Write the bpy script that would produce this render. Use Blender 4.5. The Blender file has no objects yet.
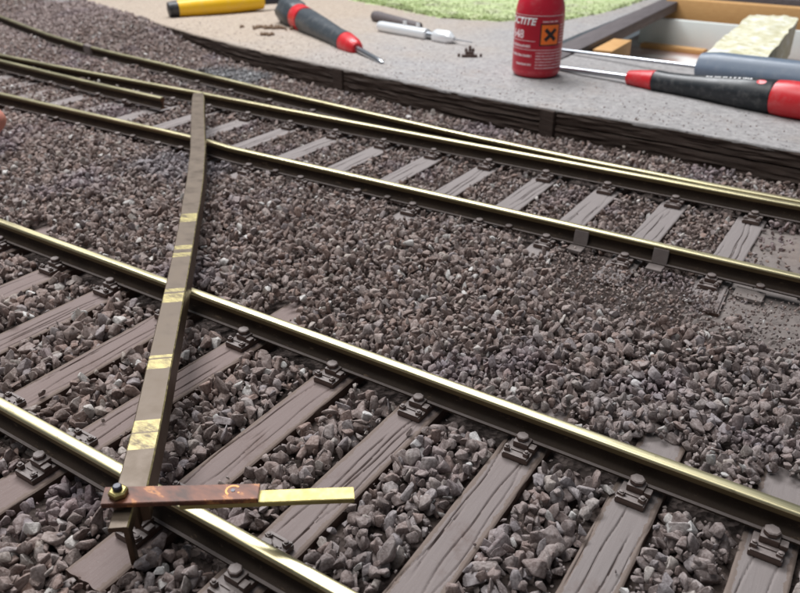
import bpy, bmesh, math, random
import numpy as np
from mathutils import Vector, Matrix, noise
random.seed(7)
R = math.radians
S = bpy.context.scene
COL = S.collection
# ------------------------------------------------------------------ camera (1 unit = 1 cm)
CAM_H = 7.525
HEAD = R(57.07)                                   # how far left of the view the rails run
F = Vector((-math.cos(HEAD), math.sin(HEAD), 0)); RT = Vector((math.sin(HEAD), math.cos(HEAD), 0))
cd = bpy.data.cameras.new('camera'); cam = bpy.data.objects.new('camera', cd); COL.objects.link(cam)
cam.location = (0, 0, CAM_H)
pit = R(28.57)
fw = F * math.cos(pit) - Vector((0, 0, 1)) * math.sin(pit)
cam.rotation_euler = fw.to_track_quat('-Z', 'Y').to_euler()
cd.lens = 765 / 800 * 36; cd.sensor_width = 36; cd.clip_start = .1; cd.clip_end = 1000
cd.dof.use_dof = True; cd.dof.focus_distance = 12.8; cd.dof.aperture_fstop = .54
S.camera = cam
# ------------------------------------------------------------------ world and lamps
W = bpy.data.worlds.new('World'); S.world = W; W.use_nodes = True
W.node_tree.nodes['Background'].inputs[0].default_value = (.80, .90, 1.0, 1)
W.node_tree.nodes['Background'].inputs[1].default_value = .16
def area(name, loc, tgt, sx, sy, power, col=(1, 1, 1)):
    l = bpy.data.lights.new(name, 'AREA'); l.shape = 'RECTANGLE'; l.size = sx; l.size_y = sy; l.energy = power; l.color = col
    o = bpy.data.objects.new(name, l); COL.objects.link(o); o.location = loc
    o.rotation_euler = (Vector(tgt) - Vector(loc)).to_track_quat('-Z', 'Y').to_euler(); return o
LP = F * 62 - RT * 16 + Vector((0, 0, 62))
area('workbench_lamp', LP, F * 16, 60, 14, 78000, (.97, .98, 1))
LP2 = F * 10 - RT * 20 + Vector((0, 0, 60))
area('ceiling_lamp', LP2, F * 16, 40, 26, 20000, (1, .98, .96))
S.view_settings.view_transform = 'Standard'; S.view_settings.look = 'None'
S.view_settings.exposure = .05; S.view_settings.gamma = 1
# ------------------------------------------------------------------ helpers
def tag(o, label=None, cat=None, group=None, kind=None):
    if label: o['label'] = label
    if cat: o['category'] = cat
    if group: o['group'] = group
    if kind: o['kind'] = kind
    return o
def empty(name, loc=(0, 0, 0), rz=0):
    o = bpy.data.objects.new(name, None); COL.objects.link(o); o.location = loc; o.rotation_euler = (0, 0, rz); o.empty_display_size = .3
    return o
def link(name, me, mats=None, parent=None, smooth=None):
    if mats is not None:
        for m in (mats if isinstance(mats, (list, tuple)) else [mats]): me.materials.append(m)
    if smooth is not None:
        for p in me.polygons: p.use_smooth = True
        if smooth < 180:
            me.set_sharp_from_angle(angle=R(smooth))
    o = bpy.data.objects.new(name, me); COL.objects.link(o)
    if parent: o.parent = parent
    return o
def from_bm(name, bm, mats=None, parent=None, smooth=None):
    bmesh.ops.recalc_face_normals(bm, faces=bm.faces)
    me = bpy.data.meshes.new(name); bm.to_mesh(me); bm.free()
    return link(name, me, mats, parent, smooth)
def add_box(bm, c, s, rot=None, bev=0.0, mi=0):
    M = Matrix.Translation(Vector(c)) @ (rot or Matrix.Identity(4)) @ Matrix.Diagonal((s[0], s[1], s[2], 1))
    r = bmesh.ops.create_cube(bm, size=1, matrix=M)
    fs = list({f for v in r['verts'] for f in v.link_faces})
    for f in fs: f.material_index = mi
    if bev > 0:
        es = list({e for v in r['verts'] for e in v.link_edges})
        rb = bmesh.ops.bevel(bm, geom=es, offset=bev, segments=2, affect='EDGES', profile=.6)
        for f in rb['faces']: f.material_index = mi
def RZ(a): return Matrix.Rotation(a, 4, 'Z')
def lathe(bm, prof, A, B, n=32, mi=0, mis=None, facet=0):
    """prof: list of (t along A..B in units, radius)"""
    A = Vector(A); B = Vector(B); d = (B - A).normalized()
    u = d.cross(Vector((0, 0, 1)))
    if u.length < 1e-3: u = Vector((1, 0, 0))
    u.normalize(); w = u.cross(d)
    rings = []
    for t, r in prof:
        ring = []
        for k in range(n):
            an = 2 * math.pi * k / n
            rr = r * (1 + facet * math.cos(6 * an)) if facet else r
            ring.append(bm.verts.new(A + d * t + u * (rr * math.cos(an)) + w * (rr * math.sin(an))))
        rings.append(ring)
    for i in range(len(rings) - 1):
        for k in range(n):
            f = bm.faces.new((rings[i][k], rings[i][(k + 1) % n], rings[i + 1][(k + 1) % n], rings[i + 1][k]))
            f.material_index = mis[i] if mis else mi
    for rg in (rings[0], rings[-1]):
        f = bm.faces.new(rg); f.material_index = mi
def fbm(x, y, z=0, o=3):
    return noise.fractal(Vector((x, y, z)), 1.0, 2.0, o)
# ------------------------------------------------------------------ materials
def mat(name, base=(.5, .5, .5), rough=.6, metal=0.0, spec=.5):
    m = bpy.data.materials.new(name); m.use_nodes = True
    b = m.node_tree.nodes['Principled BSDF']
    b.inputs['Base Color'].default_value = (*base, 1); b.inputs['Roughness'].default_value = rough
    b.inputs['Metallic'].default_value = metal; b.inputs['Specular IOR Level'].default_value = spec
    return m, m.node_tree, b
def nd(t, k, **kw):
    n = t.nodes.new(k)
    for a, v in kw.items():
        if a in n.inputs: n.inputs[a].default_value = v
        else: setattr(n, a, v)
    return n
def tex(t, coord='Object', scale=(1, 1, 1)):
    tc = nd(t, 'ShaderNodeTexCoord'); mp = nd(t, 'ShaderNodeMapping'); mp.inputs['Scale'].default_value = scale
    t.links.new(tc.outputs[coord], mp.inputs[0]); return mp.outputs[0]
def noi(t, vec, scale, detail=4, rough=.55):
    n = nd(t, 'ShaderNodeTexNoise'); n.inputs['Scale'].default_value = scale; n.inputs['Detail'].default_value = detail
    n.inputs['Roughness'].default_value = rough
    if vec is not None: t.links.new(vec, n.inputs['Vector'])
    return n.outputs['Fac']
def ramp(t, fac, stops):
    r = nd(t, 'ShaderNodeValToRGB'); e = r.color_ramp.elements
    while len(e) > 1: e.remove(e[0])
    e[0].position = stops[0][0]; e[0].color = (*stops[0][1], 1)
    for p, c in stops[1:]:
        x = e.new(p); x.color = (*c, 1)
    t.links.new(fac, r.inputs[0]); return r.outputs[0]
def mixc(t, fac, a, b, mode='MIX'):
    m = nd(t, 'ShaderNodeMix', data_type='RGBA', blend_type=mode)
    for s_, v in ((m.inputs[0], fac), (m.inputs[6], a), (m.inputs[7], b)):
        if isinstance(v, (int, float)): s_.default_value = v
        elif isinstance(v, tuple): s_.default_value = (*v, 1)
        else: t.links.new(v, s_)
    return m.outputs[2]
def bump(t, b, h, strength=.5, dist=.02):
    n = nd(t, 'ShaderNodeBump'); n.inputs['Strength'].default_value = strength; n.inputs['Distance'].default_value = dist
    t.links.new(h, n.inputs['Height']); t.links.new(n.outputs[0], b.inputs['Normal']); return n
def math_(t, op, a, b=0.0):
    m = nd(t, 'ShaderNodeMath', operation=op)
    for s_, v in ((m.inputs[0], a), (m.inputs[1], b)):
        if isinstance(v, (int, float)): s_.default_value = v
        else: t.links.new(v, s_)
    return m.outputs[0]
def g3(v): return (v, v, v)
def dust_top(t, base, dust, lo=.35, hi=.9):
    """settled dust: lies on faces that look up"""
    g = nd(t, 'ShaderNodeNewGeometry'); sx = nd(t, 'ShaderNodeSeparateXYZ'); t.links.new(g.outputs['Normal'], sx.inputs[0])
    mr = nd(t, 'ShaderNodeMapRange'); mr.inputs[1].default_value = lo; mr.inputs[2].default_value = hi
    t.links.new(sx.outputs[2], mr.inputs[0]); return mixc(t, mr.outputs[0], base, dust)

# ballast stones
M_STONE, t, b = mat('ballast_stone', rough=.8, spec=.35)
oi = nd(t, 'ShaderNodeObjectInfo')
c = ramp(t, oi.outputs['Random'], [(0, (.10, .075, .07)), (.10, (.20, .150, .135)), (.24, (.34, .27, .25)), (.36, (.27, .17, .135)), (.50, (.31, .255, .24)),
    (.62, (.19, .13, .11)), (.74, (.40, .335, .31)), (.86, (.27, .25, .27)), (.95, (.46, .40, .35)), (.985, (.80, .80, .78))])  # last stop: few near-white stones, glue-sheen glints painted into the colour
gp = nd(t, 'ShaderNodeNewGeometry')
sxp = nd(t, 'ShaderNodeSeparateXYZ'); t.links.new(gp.outputs['Position'], sxp.inputs[0])
wob = math_(t, 'MULTIPLY', math_(t, 'SUBTRACT', noi(t, gp.outputs['Position'], .5, 4), .5), 9)
cool = nd(t, 'ShaderNodeMapRange'); cool.inputs[1].default_value = -9.5; cool.inputs[2].default_value = -4.5   # greyer stone towards the right of the nearer track
t.links.new(math_(t, 'ADD', math_(t, 'SUBTRACT', sxp.outputs[0], math_(t, 'MULTIPLY', math_(t, 'MAXIMUM', math_(t, 'SUBTRACT', sxp.outputs[1], 9.0), 0), .9)), wob), cool.inputs[0])
c = mixc(t, math_(t, 'MULTIPLY', cool.outputs[0], .4), mixc(t, .15, c, (.36, .215, .17)), mixc(t, .5, c, (.27, .275, .31)))
pur = ramp(t, noi(t, gp.outputs['Position'], .33, 2), [(.56, g3(0)), (.68, g3(1))])
c = mixc(t, math_(t, 'MULTIPLY', pur, .45), c, (.21, .165, .23))
def patch(cx_, cy_, rad, col, amt, c):
    sb_ = nd(t, 'ShaderNodeVectorMath', operation='DISTANCE'); t.links.new(gp.outputs['Position'], sb_.inputs[0]); sb_.inputs[1].default_value = (cx_, cy_, -.6)
    dd = math_(t, 'ADD', math_(t, 'DIVIDE', sb_.outputs['Value'], rad), math_(t, 'MULTIPLY', noi(t, gp.outputs['Position'], .8, 3), .7))
    return mixc(t, math_(t, 'MULTIPLY', ramp(t, dd, [(.75, g3(1)), (1.0, g3(0))]), amt), c, col)
c = patch(-26.5, 26.0, 3.6, (.30, .36, .40), .6, c)
c = patch(-45, 32, 11, (.42, .33, .32), .5, c)
c = patch(-49.5, 34.5, 3.2, (.72, .70, .74), .6, c)
c = patch(-18.5, 16.0, 3.2, (.27, .28, .34), .45, c)
v = tex(t); nz = noi(t, v, 7, 5)
c = mixc(t, ramp(t, nz, [(.36, g3(0)), (.62, g3(1))]), mixc(t, .42, c, (.07, .045, .035)), mixc(t, .2, c, (.60, .55, .53)))
t.links.new(c, b.inputs['Base Color'])
gl = ramp(t, noi(t, gp.outputs['Position'], 2.4, 2), [(.66, g3(.8)), (.72, g3(.22))]); t.links.new(gl, b.inputs['Roughness'])
bump(t, b, noi(t, v, 16, 5, .65), .55, .03)

M_GRIT, t, b = mat('ballast_bed_grit', rough=.95, spec=.2)
v = tex(t); vo = nd(t, 'ShaderNodeTexVoronoi'); vo.inputs['Scale'].default_value = 11; t.links.new(v, vo.inputs['Vector'])
c = mixc(t, vo.outputs['Color'], (.04, .03, .026), (.13, .10, .09)); t.links.new(c, b.inputs['Base Color'])
bump(t, b, vo.outputs['Distance'], .9, .06)

# sleepers
M_WOOD, t, b = mat('weathered_sleeper_wood', rough=.72, spec=.3)
v = tex(t, scale=(9, .55, 3)); n1 = noi(t, v, 3.0, 7, .7)
v2 = tex(t); n2 = noi(t, v2, 1.3, 4)
oi = nd(t, 'ShaderNodeObjectInfo')
top = mixc(t, n1, (.150, .118, .108), (.285, .242, .232))
fs_ = ramp(t, noi(t, tex(t, scale=(38, .9, 3)), 1.6, 4, .6), [(.34, g3(.55)), (.46, g3(0))]); top = mixc(t, fs_, top, (.09, .06, .055))
top = mixc(t, n2, top, mixc(t, .5, top, (.20, .140, .130)))
gpos = nd(t, 'ShaderNodeNewGeometry'); sxw = nd(t, 'ShaderNodeSeparateXYZ'); t.links.new(gpos.outputs['Position'], sxw.inputs[0])
wr = nd(t, 'ShaderNodeMapRange'); wr.inputs[1].default_value = -8; wr.inputs[2].default_value = -2; t.links.new(sxw.outputs[0], wr.inputs[0])
top = mixc(t, wr.outputs[0], mixc(t, .35, top, (.22, .145, .125)), mixc(t, .5, top, (.265, .25, .245)))
top = mixc(t, math_(t, 'MULTIPLY', oi.outputs['Random'], .3), top, (.20, .16, .155))
st_ = ramp(t, noi(t, v2, .9, 5, .7), [(.55, g3(0)), (.68, g3(.55))]); top = mixc(t, st_, top, (.13, .085, .07))
tcw = nd(t, 'ShaderNodeTexCoord'); sxo = nd(t, 'ShaderNodeSeparateXYZ'); t.links.new(tcw.outputs['Object'], sxo.inputs[0])
ed_ = math_(t, 'ADD', math_(t, 'MULTIPLY', math_(t, 'ABSOLUTE', sxo.outputs[0]), 2.6), math_(t, 'MULTIPLY', noi(t, v2, 3.5, 5, .7), .5))
top = mixc(t, ramp(t, ed_, [(.98, g3(0)), (1.22, g3(.75))]), top, (.17, .125, .10))
sp = ramp(t, noi(t, v2, 30, 3, .7), [(.60, g3(0)), (.72, g3(1))])
top = mixc(t, math_(t, 'MULTIPLY', sp, .35), top, (.38, .35, .34))
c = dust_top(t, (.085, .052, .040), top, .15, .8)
gq = nd(t, 'ShaderNodeNewGeometry')
t.links.new(c, b.inputs['Base Color'])
h = math_(t, 'ADD', n1, math_(t, 'MULTIPLY', noi(t, v2, 26, 4, .7), .5)); bump(t, b, h, .40, .012)

M_WOOD2, t, b = mat('pale_dusty_sleeper_wood', rough=.8, spec=.25)
v = tex(t, scale=(14, .5, 3)); n1 = noi(t, v, 2.6, 6, .65); n2 = noi(t, tex(t), 2.2, 5, .7)
top = mixc(t, n1, (.17, .145, .14), (.31, .28, .275)); top = mixc(t, math_(t, 'MULTIPLY', n2, .5), top, (.30, .26, .25))
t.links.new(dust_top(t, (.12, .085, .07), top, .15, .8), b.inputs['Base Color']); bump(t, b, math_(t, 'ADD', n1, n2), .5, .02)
M_RUST, t, b = mat('painted_chair_plastic', rough=.55, spec=.45)
v2 = tex(t); n2 = noi(t, v2, 8, 5, .65)
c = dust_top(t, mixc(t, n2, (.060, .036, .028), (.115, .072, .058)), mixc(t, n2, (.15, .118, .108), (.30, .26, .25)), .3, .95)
t.links.new(c, b.inputs['Base Color']); bump(t, b, noi(t, v2, 22, 4), .4, .02)
M_BOLT, t, b = mat('dark_bolt', (.035, .035, .05), .35, .3, .6)

# rails: 0 brass head, 1 dark web, 2 dusty foot
def brass(name, a, bcol, r0, r1, sc=(1, 1, 1), metal=1.0):
    m, t, b = mat(name, a, r0, metal)
    v = tex(t, scale=sc); n = noi(t, v, 2.2, 5, .6)
    t.links.new(mixc(t, n, a, bcol), b.inputs['Base Color'])
    mr = nd(t, 'ShaderNodeMapRange'); mr.inputs[1].default_value = .3; mr.inputs[2].default_value = .7
    mr.inputs[3].default_value = r0; mr.inputs[4].default_value = r1; t.links.new(n, mr.inputs[0]); t.links.new(mr.outputs[0], b.inputs['Roughness'])
    bump(t, b, noi(t, tex(t, scale=tuple(x * 3 for x in sc)), 6, 4), .15, .006)
    return m
M_HEAD = brass('rail_head_worn_metal', (.54, .475, .27), (.72, .66, .44), .28, .50, (.15, 6, 6))
M_WEB, t, b = mat('rail_side_paint', rough=.7, spec=.2)
v = tex(t); n = noi(t, v, 1.5, 6, .7); t.links.new(mixc(t, n, (.012, .008, .006), (.055, .036, .024)), b.inputs['Base Color'])
bump(t, b, noi(t, v, 14, 5), .3, .02)
M_HSIDE = brass('rail_head_side', (.045, .03, .013), (.15, .105, .045), .4, .65, (.4, 5, 5), .45)
M_FOOT, t, b = mat('rail_foot_dust', rough=.8, spec=.3)
n = noi(t, v if False else tex(t), 5, 5, .7); t.links.new(mixc(t, n, (.11, .088, .08), (.235, .20, .19)), b.inputs['Base Color'])
for _m, _c in ((M_WEB, (.17, .115, .075)), (M_HEAD, (.20, .155, .085))):
    _t = _m.node_tree; _b = _t.nodes['Principled BSDF']; _s = _b.inputs['Base Color'].links[0].from_socket
    _f = ramp(_t, noi(_t, tex(_t, scale=(.8, 2, 2)), 4.5, 6, .72), [(.60, g3(0)), (.68, g3(.6))])
    _t.links.new(mixc(_t, _f, _s, _c), _b.inputs['Base Color'])
M_RUSTEND, t, b = mat('rusty_rail_end', (.16, .075, .035), .7, .2)

# deck
def deck_mat():
    m, t, b = mat('gritty_deck', rough=.9, spec=.25)
    g = nd(t, 'ShaderNodeTexCoord'); P = g.outputs['Object']
    sx = nd(t, 'ShaderNodeSeparateXYZ'); t.links.new(P, sx.inputs[0])
    fine = ramp(t, noi(t, P, 5.5, 8, .78), [(.36, g3(0)), (.64, g3(1))]); big = noi(t, P, .25, 4)
    grey = mixc(t, fine, (.25, .24, .238), (.455, .435, .43))
    tan = mixc(t, fine, (.33, .265, .21), (.50, .42, .345))
    # sandy patch at the back left: in the direction of -x,+y
    q = math_(t, 'ADD', math_(t, 'MULTIPLY', sx.outputs[0], -.545), math_(t, 'MULTIPLY', sx.outputs[1], .839))
    r = math_(t, 'ADD', math_(t, 'MULTIPLY', sx.outputs[0], .839), math_(t, 'MULTIPLY', sx.outputs[1], .545))
    k = math_(t, 'ADD', math_(t, 'ADD', math_(t, 'MULTIPLY', r, -.12), math_(t, 'MULTIPLY', q, .10)), math_(t, 'MULTIPLY', big, 2.2))
    tm = nd(t, 'ShaderNodeMapRange'); tm.inputs[1].default_value = 4.3; tm.inputs[2].default_value = 6.4; t.links.new(k, tm.inputs[0])
    c = mixc(t, tm.outputs[0], grey, tan)
    vo = nd(t, 'ShaderNodeTexVoronoi'); vo.inputs['Scale'].default_value = 3.2; t.links.new(P, vo.inputs['Vector'])
    sp = ramp(t, vo.outputs['Distance'], [(.10, g3(1)), (.2, g3(0))])
    sp = math_(t, 'MULTIPLY', sp, ramp(t, noi(t, P, 1.2, 2), [(.40, g3(0)), (.52, g3(.85))]))
    brn = ramp(t, noi(t, P, .8, 5, .7), [(.52, g3(0)), (.66, g3(.3))]); c = mixc(t, brn, c, (.38, .32, .28))
    c = mixc(t, sp, c, (.10, .09, .10))
    t.links.new(c, b.inputs['Base Color'])
    bump(t, b, math_(t, 'ADD', fine, math_(t, 'MULTIPLY', noi(t, P, 20, 4, .8), .8)), .45, .035)
    return m
M_DECK = deck_mat()
M_BAULK, t, b = mat('dark_timber_baulk', rough=.7, spec=.25)
v = tex(t, scale=(.35, 1, 5)); n = noi(t, v, 3.0, 7, .75)
t.links.new(mixc(t, n, (.014, .009, .007), (.12, .085, .070)), b.inputs['Base Color']); bump(t, b, n, .9, .05)

# ------------------------------------------------------------------ ballast bed (ground)
_F3 = [(-75, 38.0), (-48.7, 28.95), (-43.5, 27.45), (-40.5, 26.62), (-35.7, 25.58), (-29.6, 24.78)]
def rail_y0(x): return float(np.interp(x, [p[0] for p in _F3], [p[1] for p in _F3]))
def ground_z(x, y):
    z = -.80 + .05 * fbm(x * .8, y * .8)
    if y > 21.9 or (x < -26 and y > 21.5): z += -.06 + min(.26, max(0, -22 - x) * .03)
    if 9.8 < y < 16.9: z += .10 * min(1, (y - 9.8), (16.9 - y))
    if x > -2.45 and 15.0 < y < 21.2: z = -.685 + .02 * fbm(x, y)
    if x < -31 and y > 23: z += min(1, (-31 - x) / 6) * min(.82, max(0, (y - rail_y0(x) - .2)) * .26)
    return z
xs = np.arange(-75, 14.01, .3); ys = np.arange(-4, 42.01, .3)
vs = [(x, y, ground_z(x, y) + .03 * noise.noise(Vector((x * 5, y * 5, 3)))) for y in ys for x in xs]
nx = len(xs)
fs = [(j * nx + i, j * nx + i + 1, (j + 1) * nx + i + 1, (j + 1) * nx + i) for j in range(len(ys) - 1) for i in range(nx - 1)]
me = bpy.data.meshes.new('ballast_bed'); me.from_pydata(vs, [], fs)
bed = tag(link('ballast_bed', me, M_GRIT, smooth=180), 'crushed stone ballast bed under and between all the tracks', kind='structure')
del bed['label']
PLASTER_FACES = True
M_PLAST, t, b = mat('grey_plaster_base', rough=.85); v = tex(t); n = noi(t, v, 4, 6, .7)
t.links.new(mixc(t, n, (.13, .105, .095), (.27, .235, .22)), b.inputs['Base Color']); bump(t, b, n, .6, .05)

me.materials.append(M_PLAST)
for p in me.polygons:
    c_ = p.center
    if c_.x > -2.5 + .5 * fbm(c_.y, 3) and 15.0 < c_.y < 21.2: p.material_index = 1
# ------------------------------------------------------------------ sleepers with chairs
def timber_mesh(seed, L=7.35, Wd=.72, T=.42):
    rnd = random.Random(seed); bm = bmesh.new(); nxx, nyy = 66, 64
    cr = [(rnd.uniform(-.42, .42) * Wd, rnd.uniform(-.03, .03), rnd.uniform(.006, .022), rnd.uniform(.009, .013), rnd.uniform(0, L * .5), rnd.uniform(L * .5, L), rnd.random() * 20) for _ in range(4)]
    rows = []
    for j in range(nyy + 1):
        y = -L / 2 + L * j / nyy; row = []
        for i in range(nxx + 1):
            x = -Wd / 2 + Wd * i / nxx; z = 0
            for (cx, sl, dp, wd, y0, y1, ph) in cr:
                yy = y + L / 2
                if y0 < yy < y1:
                    c0 = cx + sl * (yy - L / 2) + .045 * math.sin(yy * 1.3 + ph) + .02 * math.sin(yy * 3.7 + ph)
                    z -= (dp + .012) * math.exp(-((x - c0) / wd) ** 2) * min(1, 4 * (yy - y0), 4 * (y1 - yy))
            z += .0025 * noise.noise(Vector((x * 9 + seed * 3, y * 1.0, seed)))
            ex = abs(x) / (Wd / 2)
            if ex > .93: z -= .02 * (ex - .93) / .07
            ej = .012 * noise.noise(Vector((seed, y * 2.5, x > 0))) if ex > .99 else 0
            ey = .03 * noise.noise(Vector((x * 6, seed, y > 0))) if j in (0, nyy) else 0
            row.append(bm.verts.new((x + ej, y + ey, z)))
        rows.append(row)
    for j in range(nyy):
        for i in range(nxx):
            bm.faces.new((rows[j][i], rows[j][i + 1], rows[j + 1][i + 1], rows[j + 1][i]))
    loop = [rows[0][i] for i in range(nxx + 1)] + [rows[j][nxx] for j in range(1, nyy + 1)] + [rows[nyy][i] for i in range(nxx - 1, -1, -1)] + [rows[j][0] for j in range(nyy - 1, 0, -1)]
    low = [bm.verts.new((v.co.x, v.co.y, -T)) for v in loop]; n = len(loop)
    for k in range(n): bm.faces.new((loop[k], low[k], low[(k + 1) % n], loop[(k + 1) % n]))
    bmesh.ops.recalc_face_normals(bm, faces=bm.faces)
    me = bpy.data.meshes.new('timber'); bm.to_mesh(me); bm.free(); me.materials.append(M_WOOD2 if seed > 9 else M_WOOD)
    for p in me.polygons: p.use_smooth = True
    me.set_sharp_from_angle(angle=R(40)); return me
TIMBERS = [timber_mesh(s) for s in range(4)]
TIMBERS_F = [timber_mesh(s + 10, 7.2, .72) for s in range(4)]
SL_Z = -.60
def chair_meshes():
    out = {}
    bm = bmesh.new(); add_box(bm, (0, 0, .045), (.40, 1.14, .09), bev=.02)
    for s in (-1, 1):                                    # raised rim of the plate between the two nuts
        add_box(bm, (0, s * .545, .098), (.36, .045, .026), bev=.008)
        add_box(bm, (0, s * .42, .098), (.22, .035, .026), bev=.008)
    out['base_plate'] = bm
    for key, s in (('clip_front', -1), ('clip_back', 1)):
        bm = bmesh.new(); add_box(bm, (0, s * .26, .14), (.24, .20, .12), bev=.025)
        add_box(bm, (.17, s * .30, .13), (.10, .13, .08), bev=.02)
        out[key] = bm
    bm = bmesh.new(); lathe(bm, [(0, .075), (.025, .08), (.03, .108), (.085, .108), (.10, .092)], (0, 0, 0), (0, 0, 1), 7)
    out['bolt'] = bm
    bm = bmesh.new(); add_box(bm, (0, 0, .045), (.095, .10, .09), bev=.02); lathe(bm, [(.08, .034), (.115, .034), (.125, .02)], (0, 0, 0), (0, 0, 1), 8)
    out['nut'] = bm
    res = {}
    for k, bm in out.items():
        bmesh.ops.recalc_face_normals(bm, faces=bm.faces)
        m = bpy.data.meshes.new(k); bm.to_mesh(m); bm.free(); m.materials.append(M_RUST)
        for p in m.polygons: p.use_smooth = True
        m.set_sharp_from_angle(angle=R(38)); res[k] = m
    return res
CM = chair_meshes()
def child(name, me, parent, loc=(0, 0, 0), rz=0, sc=None):
    o = bpy.data.objects.new(name, me); COL.objects.link(o); o.parent = parent; o.location = loc; o.rotation_euler = (0, 0, rz)
    if sc: o.scale = sc
    return o
def add_chair(sl, yloc, low=1.0, jit=.02, nohead=False):
    c = child('rail_chair', CM['base_plate'], sl, (random.uniform(-jit, jit), yloc, .003), random.uniform(-.03, .03), (1.1, 1.06, low * 1.08))
    for s, k in ((-1, 'clip_front'), (1, 'clip_back')):
        child('clip', CM[k], c)
        child('bolt', CM['bolt'], c, (random.uniform(-.02, .02), s * .255, .19), random.uniform(0, 1), [random.uniform(.82, 1.0)] * 3)
        for sx in (-1, 1): child('nut', CM['nut'], c, (sx * random.uniform(.135, .155), s * .485, .088), random.uniform(-.3, .3), (random.uniform(.8, 1), random.uniform(.8, 1), random.uniform(.6, 1)))
    return c
near_x = [2.15, .15, -1.70, -3.60, -5.60, -7.42, -9.70, -11.70, -13.75, -15.72, -17.85, -19.9, -21.9]
near_lab = {2.15: 'sleeper of the nearer track just past the right edge',
 .15: 'weathered sleeper of the nearer track in the bottom right corner',
 -1.70: 'grey wooden sleeper of the nearer track, second from the right edge',
 -3.60: 'long cracked grey sleeper right of the tip of the brass strip',
 -5.60: 'grey sleeper lying under the free end of the brass strip, a small stone on it',
 -7.42: 'cracked mauve sleeper passing under the copper plate and the foot of the bronze bar',
 -9.70: 'mauve sleeper whose front end carries the dark bolt at the left edge',
 -11.70: 'split mauve sleeper on the nearer track, first left of the bronze bar',
 -13.75: 'mauve sleeper of the nearer track, second to the left of the bronze bar',
 -15.72: 'mauve sleeper of the nearer track, third to the left of the bronze bar',
 -17.85: 'sleeper of the nearer track at the left edge, fourth left of the bronze bar',
 -19.9: 'sleeper beyond the left edge showing only its flat grey end behind the middle rail',
 -21.9: 'farthest left sleeper of the nearer track, out at the left edge'}
N_LEN = 7.35
for i, x in enumerate(near_x):
    rz = random.uniform(-.02, .02); yc = 7.38 + random.uniform(-.06, .06)
    s = empty('wooden_sleeper', (x, yc, SL_Z), rz)
    tag(s, near_lab[x], 'sleeper', 'sleepers of the nearer track')
    child('timber', TIMBERS[i % 4], s)
    for yr in (5.0, 9.5): add_chair(s, yr - yc)
far_x = [-.35 + .0, -2.45, -4.52, -6.50, -8.45, -10.48, -12.45, -14.5, -16.6, -18.7, -20.8, -22.9, -25.0, -27.1, -29.2, -31.3, -33.4, -35.5, -37.6, -39.7]
nth = ['first', 'second', 'third', 'fourth', 'fifth', 'sixth', 'seventh', 'eighth', 'ninth', 'tenth', 'eleventh', 'twelfth', 'thirteenth', 'fourteenth', 'fifteenth', 'sixteenth', 'seventeenth', 'eighteenth', 'nineteenth', 'twentieth']
for i, x in enumerate(far_x):
    if i == 0: continue
    yc = 19.35 + random.uniform(-.08, .08)
    s = empty('wooden_sleeper', (x, yc, SL_Z - .01), random.uniform(-.015, .015))
    if i <= 8: lab = 'small grey grooved sleeper of the farther track, %s from the right edge' % nth[i - 1]
    elif i == 9: lab = 'small grey sleeper of the farther track just right of the top of the bronze bar'
    elif i == 10: lab = 'small grey sleeper of the farther track hidden behind the top of the bronze bar'
    else: lab = 'half buried sleeper of the farther track, %s to the left of the bronze bar' % nth[i - 11]
    if i == 1: lab = 'wide grooved sleeper of the farther track beside the bare grey plaster'
    tag(s, lab, 'sleeper', 'sleepers of the farther track')
    child('timber', TIMBERS_F[i % 4], s)
    for yr in (17.14, 21.65): add_chair(s, yr - yc, .9)
# a short ridged stub of sleeper at the right edge
s = empty('sleeper_stub', (-2.25, 16.2, SL_Z - .01), .05)
tag(s, 'short ridged end of a sleeper in front of the farther track near the right edge', 'sleeper end')
bm = bmesh.new(); add_box(bm, (0, 0, -.1), (.46, 1.3, .22), bev=.02)
for k in (-.14, .0, .15): add_box(bm, (k, 0, .02), (.07, 1.28, .05), bev=.02)
from_bm('timber', bm, M_WOOD, s)

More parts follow.
